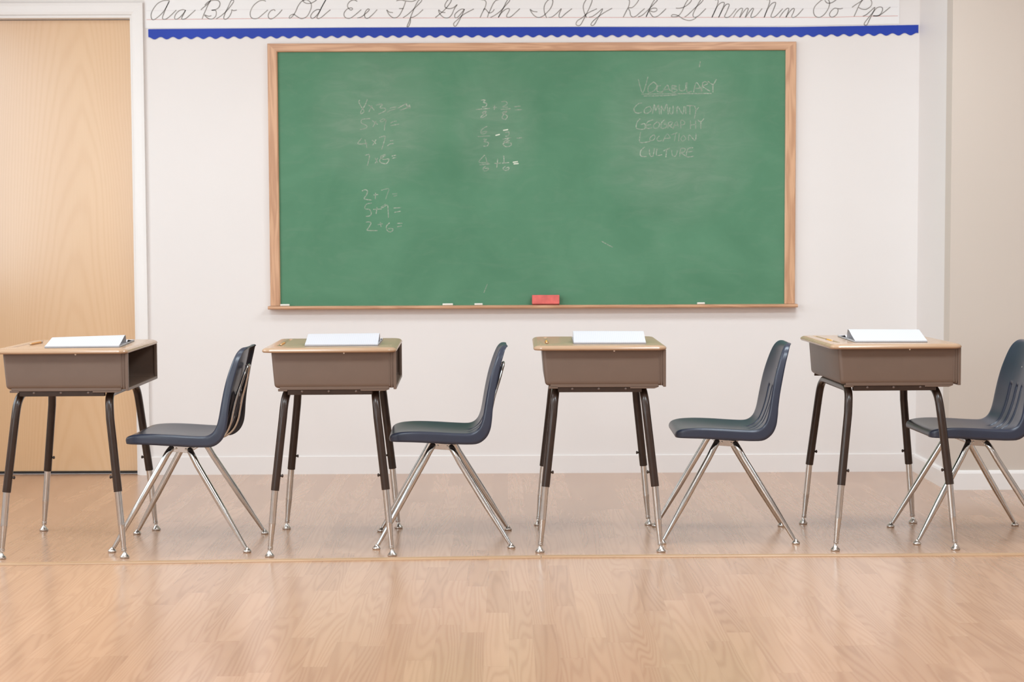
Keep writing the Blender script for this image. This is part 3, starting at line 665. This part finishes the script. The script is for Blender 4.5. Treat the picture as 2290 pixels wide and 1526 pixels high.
def make_chair():
    root = thing('school_chair', 'chair', 'chair')
    sh = shell().build('seat_shell', M['navy'], root, smooth=True)
    sd = sh.modifiers.new('wall', 'SOLIDIFY'); sd.thickness = .0034; sd.offset = 0
    # legs and under-seat frame
    def leg(front, sy):
        s = -1 if front else 1
        fx, fy = (.2485, .193) if front else (.2485, .197)
        top = .376 if front else .369
        x0 = .036 if front else .026
        pts = catmull([(x0,.085,top),(x0+.001,.112,top),(x0+.006,.1310,top-.006),(x0+.0165,.1410,top-.0225),(x0+.034,.1475,top-.055)], 6)
        a = Vector(pts[-1]); b = Vector((fx-.006, fy-.0015, .0165))
        st = [(t, .0116 if t < .55 else .0116-(t-.55)/.45*.0046) for t in (.15,.35,.55,.65,.75,.88,1)]
        path = list(pts)+[tuple(a.lerp(b,t)) for t,_ in st]
        rad = [.0116]*len(pts)+[r for _,r in st]
        path = [(s*x, sy*y, z) for x,y,z in path]
        lg = MB().tube(path, rad, 16).build('leg', M['chrome'], root, smooth=50)
        MB().lathe([(.0004,.0200),(.0050,.0195),(.0054,.0160),(.0085,.0125),(.0138,.0082),(.0152,.0056),(.0149,.0020),(.0132,.0002),(.0004,.0002)], (s*fx, sy*fy, 0), (0,0,1), 20).build('foot_glide', M['nickel'], lg, smooth=40)
    for fr in (True, False):
        for sy in (-1, 1): leg(fr, sy)
        x, z = (-.036,.376) if fr else (.026,.369)
        MB().tube([(x,-.087,z),(x,.087,z)], .0116, 16).build('cross_tube', M['chrome'], root, smooth=50)
    for sy in (-1, 1):
        mb = MB(); y0, y1 = sorted((sy*.124, sy*.1275))
        mb.prism([(-.046,.3620),(.040,.3555),(.040,.3775),(-.046,.3845)], 'y', y0, y1)
        pl = mb.build('side_plate', M['chrome'], root, bevel=.0008, bseg=1)
        for x, z in ((-.021,.3735),(.014,.3710)):
            MB().lathe([(.0042,0),(.0038,.0018),(.002,.003),(.0004,.0033)], (x, sy*.1272, z), (0,sy,0), 12).build('rivet', M['rivet'], pl, smooth=60)
    MB().box(-.060,.052,-.116,.116,.3860,.4055).build('mounting_pad', M['black'], root, bevel=.003)
    # chrome back brace: a hairpin of flattened rod behind the shell
    half = [(.020,.078,.3740),(.080,.0790,.3840),(.122,.0800,.3980),(.152,.0800,.4230),(.1700,.0790,.4600),(.1790,.0770,.5000),(.1905,.0700,.5500),(.2065,.0560,.6000),(.2190,.0370,.6420),(.2252,.0220,.6620)]
    h = catmull(half, 5)
    mid = catmull([(.2255,.0220,.6620),(.2272,.0120,.6700),(.2278,0,.6725),(.2272,-.0120,.6700),(.2255,-.0220,.6620)], 4)
    path = h[:-1] + mid + [(x,-y,z) for x,y,z in h[:-1]][::-1]
    br = MB().tube(path, .0058, 12).build('back_brace', M['chrome'], root, smooth=50)
    MB().box(.2185,.2265,-.018,.018,.6560,.6740).build('brace_clip', M['chrome'], br, bevel=.002)
    # back fixing screw heads on the sitter's side and on the back
    MB().lathe([(.0050,0),(.0045,.0016),(.0025,.0026),(.0004,.003)], (.2035,0,.6440), (-.96,0,.27), 12).build('screw', M['rivet'], root, smooth=60)
    return root
CHAIRS = [(-1.1935, 6.3896, -1.28, 0), (-.2389, 6.4379, 1.72, 0), (.8320, 6.5082, -1.32, 0), (1.7646, 6.4850, 1.73, 0)]
CLAB = ['navy plastic chair with chrome legs beside the desk by the door, showing its back brace',
        'navy plastic chair with chrome legs behind the desk under the left part of the chalkboard',
        'navy plastic chair with chrome legs below the right end of the chalkboard',
        'navy plastic chair with chrome legs by the right wall, cut off by the photo edge']
proto = make_chair()
for i, (x, y, a, z) in enumerate(CHAIRS):
    o = proto if i == 0 else copy_tree(proto)
    o.location = (x, y, z); o.rotation_euler = (0, 0, math.radians(a))
    tag(o, CLAB[i], 'chair', 'school chairs in a row')

# ================================================================ notebooks and pencils
def sheet(mb, prof, th, x0, x1):
    """curved leaf: open profile in (y, z), thickened, extruded along x"""
    P = catmull([(a, b, 0) for a, b in prof], 6); n = len(P)
    up = []; dn = []
    for i in range(n):
        a = P[max(i-1,0)]; b = P[min(i+1,n-1)]
        dy, dz = b[0]-a[0], b[1]-a[1]; l = math.hypot(dy,dz)
        up.append((P[i][0], P[i][1])); dn.append((P[i][0]+dz/l*th, P[i][1]-dy/l*th))
    poly = up + dn[::-1]
    mb.rings([[(x, y, z) for y, z in poly] for x in (x0, x1)])
def make_notebook(x0, x1, crest, twist):
    root = thing('spiral_notebook', 'nb', 'notebook')
    MB().box(x0-.0005, x1+.0005, -.199, .195, .0003, .0012).build('cover', M['cover'], root)
    mb = MB(); mb.box(x0, x1, -.198, -.014, .0015, .0052)
    # turned leaves arch up from the coil; the arch height differs a little end to end
    n = 9; pr = []
    for k in range(n+1):
        x = x0+(x1-x0)*k/n; c = crest*(1+twist*(k/n-.5))
        prof = [(-.199,.0062),(-.150,.0062+c*.30),(-.100,.0062+c*.66),(-.062,.0062+c*.93),(-.044,.0062+c),(-.031,.0062+c*.92),(-.022,.0062+c*.62),(-.0165,.0062+c*.28),(-.0135,.0075)]
        P = catmull([(a,b,0) for a,b in prof], 6); m = len(P); up=[]; dn=[]
        for i in range(m):
            a = P[max(i-1,0)]; b = P[min(i+1,m-1)]; dy, dz = b[0]-a[0], b[1]-a[1]; l = math.hypot(dy,dz)
            up.append((x,P[i][0],P[i][1])); dn.append((x,P[i][0]+dz/l*.0014,P[i][1]-dy/l*.0014))
        pr.append(up+dn[::-1])
    mb.rings(pr)
    mb.build('near_pages', M['page'], root, smooth=40)
    mb = MB(); mb.box(x0, x1, .002, .194, .0015, .0050)
    sheet(mb, [(.0015,.0075),(.012,.0125),(.035,.0150),(.075,.0115),(.130,.0075),(.194,.0062)], .0012, x0, x1)
    mb.build('far_pages', M['page'], root, smooth=40)
    pts = []; turns = 27; k = 12
    for i in range(turns*k+1):
        a = 2*PI*i/k
        pts.append((x0+.004+(x1-x0-.008)*i/(turns*k), -.0058+.0068*math.cos(a), .0092+.0072*math.sin(a)))
    MB().tube(pts, .0006, 6).build('spiral_binding', M['wire'], root, smooth=True)
    return root
def on_desk(i, lx, ly, z=TOP):
    x, y, a = DESKS[i]; a = math.radians(a)
    return (x+math.cos(a)*lx-math.sin(a)*ly, y+math.sin(a)*lx+math.cos(a)*ly, z)
NB = [(.052, -.026, 3.5, .027, .25, 'open spiral notebook on the desk in front of the birch door'),
      (.038, -.010, 0.0, .031, .05, 'open spiral notebook on the desk under the left part of the chalkboard'),
      (.042, -.010, -.8, .033, -.05, 'open spiral notebook on the desk right of the red eraser'),
      (.012, -.005, -3.0, .034, -.05, 'open spiral notebook on the desk by the right corner')]
for i, (lx, ly, a, crest, tw, lab) in enumerate(NB):
    o = make_notebook(-.132, .132, crest, tw)
    o.location = on_desk(i, lx, ly); o.rotation_euler = (0,0,math.radians(DESKS[i][2]+a))
    tag(o, lab, 'notebook', 'open notebooks on the desks')
def make_pencil(L, mat, rot):
    root = thing('pencil', 'p', 'pencil')
    r = .0037
    hexa = lambda y, s: [(s*r*math.cos(k*PI/3), y, s*r*math.sin(k*PI/3)) for k in range(6)]
    MB().rings([hexa(0,1), hexa(L-.02-.022,1)]).build('shaft', mat, root)
    MB().lathe([(.0036,0),(.0010,.018),(.0009,.0181)], (0,0,0), (0,-1,0), 12).build('sharpened_wood', M['pencil_wood'], root, smooth=40)
    MB().lathe([(.0010,0),(.0002,.004)], (0,-.018,0), (0,-1,0), 10).build('lead_tip', M['graphite'], root)
    y = L-.042
    MB().lathe([(.0036,0),(.0039,.001),(.0036,.004),(.0039,.008),(.0037,.012)], (0,y,0), (0,1,0), 14).build('ferrule', M['nickel'], root, smooth=40)
    MB().lathe([(.0034,0),(.0034,.006),(.0026,.009),(.0004,.010)], (0,y+.012,0), (0,1,0), 14).build('rubber_tip', M['pink_rubber'], root, smooth=50)
    return root
PC = [(-.166, -.045, -3, .16, 'pencil_orange', 'orange pencil in the groove of the desk in front of the birch door'),
      (-.1900, -.110, 0, .16, 'pencil_orange', 'pencil in the groove of the desk under the left part of the chalkboard'),
      (-.1900, -.110, 0, .16, 'pencil_yellow', 'yellow pencil in the groove of the desk right of the red eraser'),
      (-.1900, -.075, 0, .13, 'pencil_yellow', 'short yellow pencil on the desk by the right corner')]
for lx, ly, a, L, mt, lab in PC:
    i = PC.index((lx, ly, a, L, mt, lab))
    o = make_pencil(L, M[mt], 0)
    o.location = on_desk(i, lx, ly, TOP-.0005 if i else TOP+.0037); o.rotation_euler = (0,0,math.radians(DESKS[i][2]+a))
    tag(o, lab, 'pencil', 'pencils on the desks')

# ================================================================ light
def area(name, loc, rot, sx, sy, power, col):
    l = bpy.data.lights.new(name, 'AREA'); l.shape = 'RECTANGLE'; l.size = sx; l.size_y = sy
    l.energy = power; l.color = col
    o = bpy.data.objects.new(name, l); C.objects.link(o); o.location = loc; o.rotation_euler = rot
    return o
for k, (a, b) in enumerate(WIN):
    area('window_daylight', (XL-.015, (a+b)/2, (WZ0+WZ1)/2), (0, -PI/2, 0), WZ1-WZ0-.1, b-a-.1, (50, 58, 38)[k], (.80,.935,1.01))
for x in (-1.4, 1.3, 4.3):
    for y in (.7, 4.3, 6.3):
        if x > 4 and y > 6: continue
        area('ceiling_lamp', (x, y, ZC-.02), (0,0,0), 1.2, .6, (17 if y < 2 else 12 if y > 6 and x < 0 else 40 if y > 6 else 38 if x > 4 else 54), (.795,.92,1.0))
w = bpy.data.worlds.new('sky'); S.world = w; w.use_nodes = True
w.node_tree.nodes['Background'].inputs[0].default_value = (.9,.95,1,1)
w.node_tree.nodes['Background'].inputs[1].default_value = 1.2

# ================================================================ camera
F, PITCH, ROLL, YAW = 3820.556, .0588156, .00410876, .00333225
cy, sy_ = math.cos(YAW), math.sin(YAW); cp, sp = math.cos(PITCH), math.sin(PITCH); cr, sr = math.cos(ROLL), math.sin(ROLL)
def axes(v):
    x, y, z = v
    x1, y1 = cy*x-sy_*y, sy_*x+cy*y
    d = cp*y1-sp*z; u = sp*y1+cp*z
    return (cr*x1-sr*u, sr*x1+cr*u, d)
E = [axes(v) for v in ((1,0,0),(0,1,0),(0,0,1))]
right = Vector([e[0] for e in E]); up = Vector([e[1] for e in E]); fwd = Vector([e[2] for e in E])
cam = bpy.data.cameras.new('camera'); co = bpy.data.objects.new('camera', cam); C.objects.link(co)
mat = Matrix((right, up, -fwd)).transposed().to_4x4(); mat.translation = (0,0,CAM_H)
co.matrix_world = mat
cam.sensor_fit = 'HORIZONTAL'; cam.sensor_width = 36; cam.lens = F*36/2290
cam.clip_start = .05; cam.clip_end = 60
cam.dof.use_dof = True; cam.dof.focus_distance = 6.25; cam.dof.aperture_fstop = 5.6
S.camera = co
S.view_settings.view_transform = 'Standard'; S.view_settings.look = 'None'
S.view_settings.gamma = 1; S.view_settings.use_curve_mapping = False
S.view_settings.exposure = 0.05
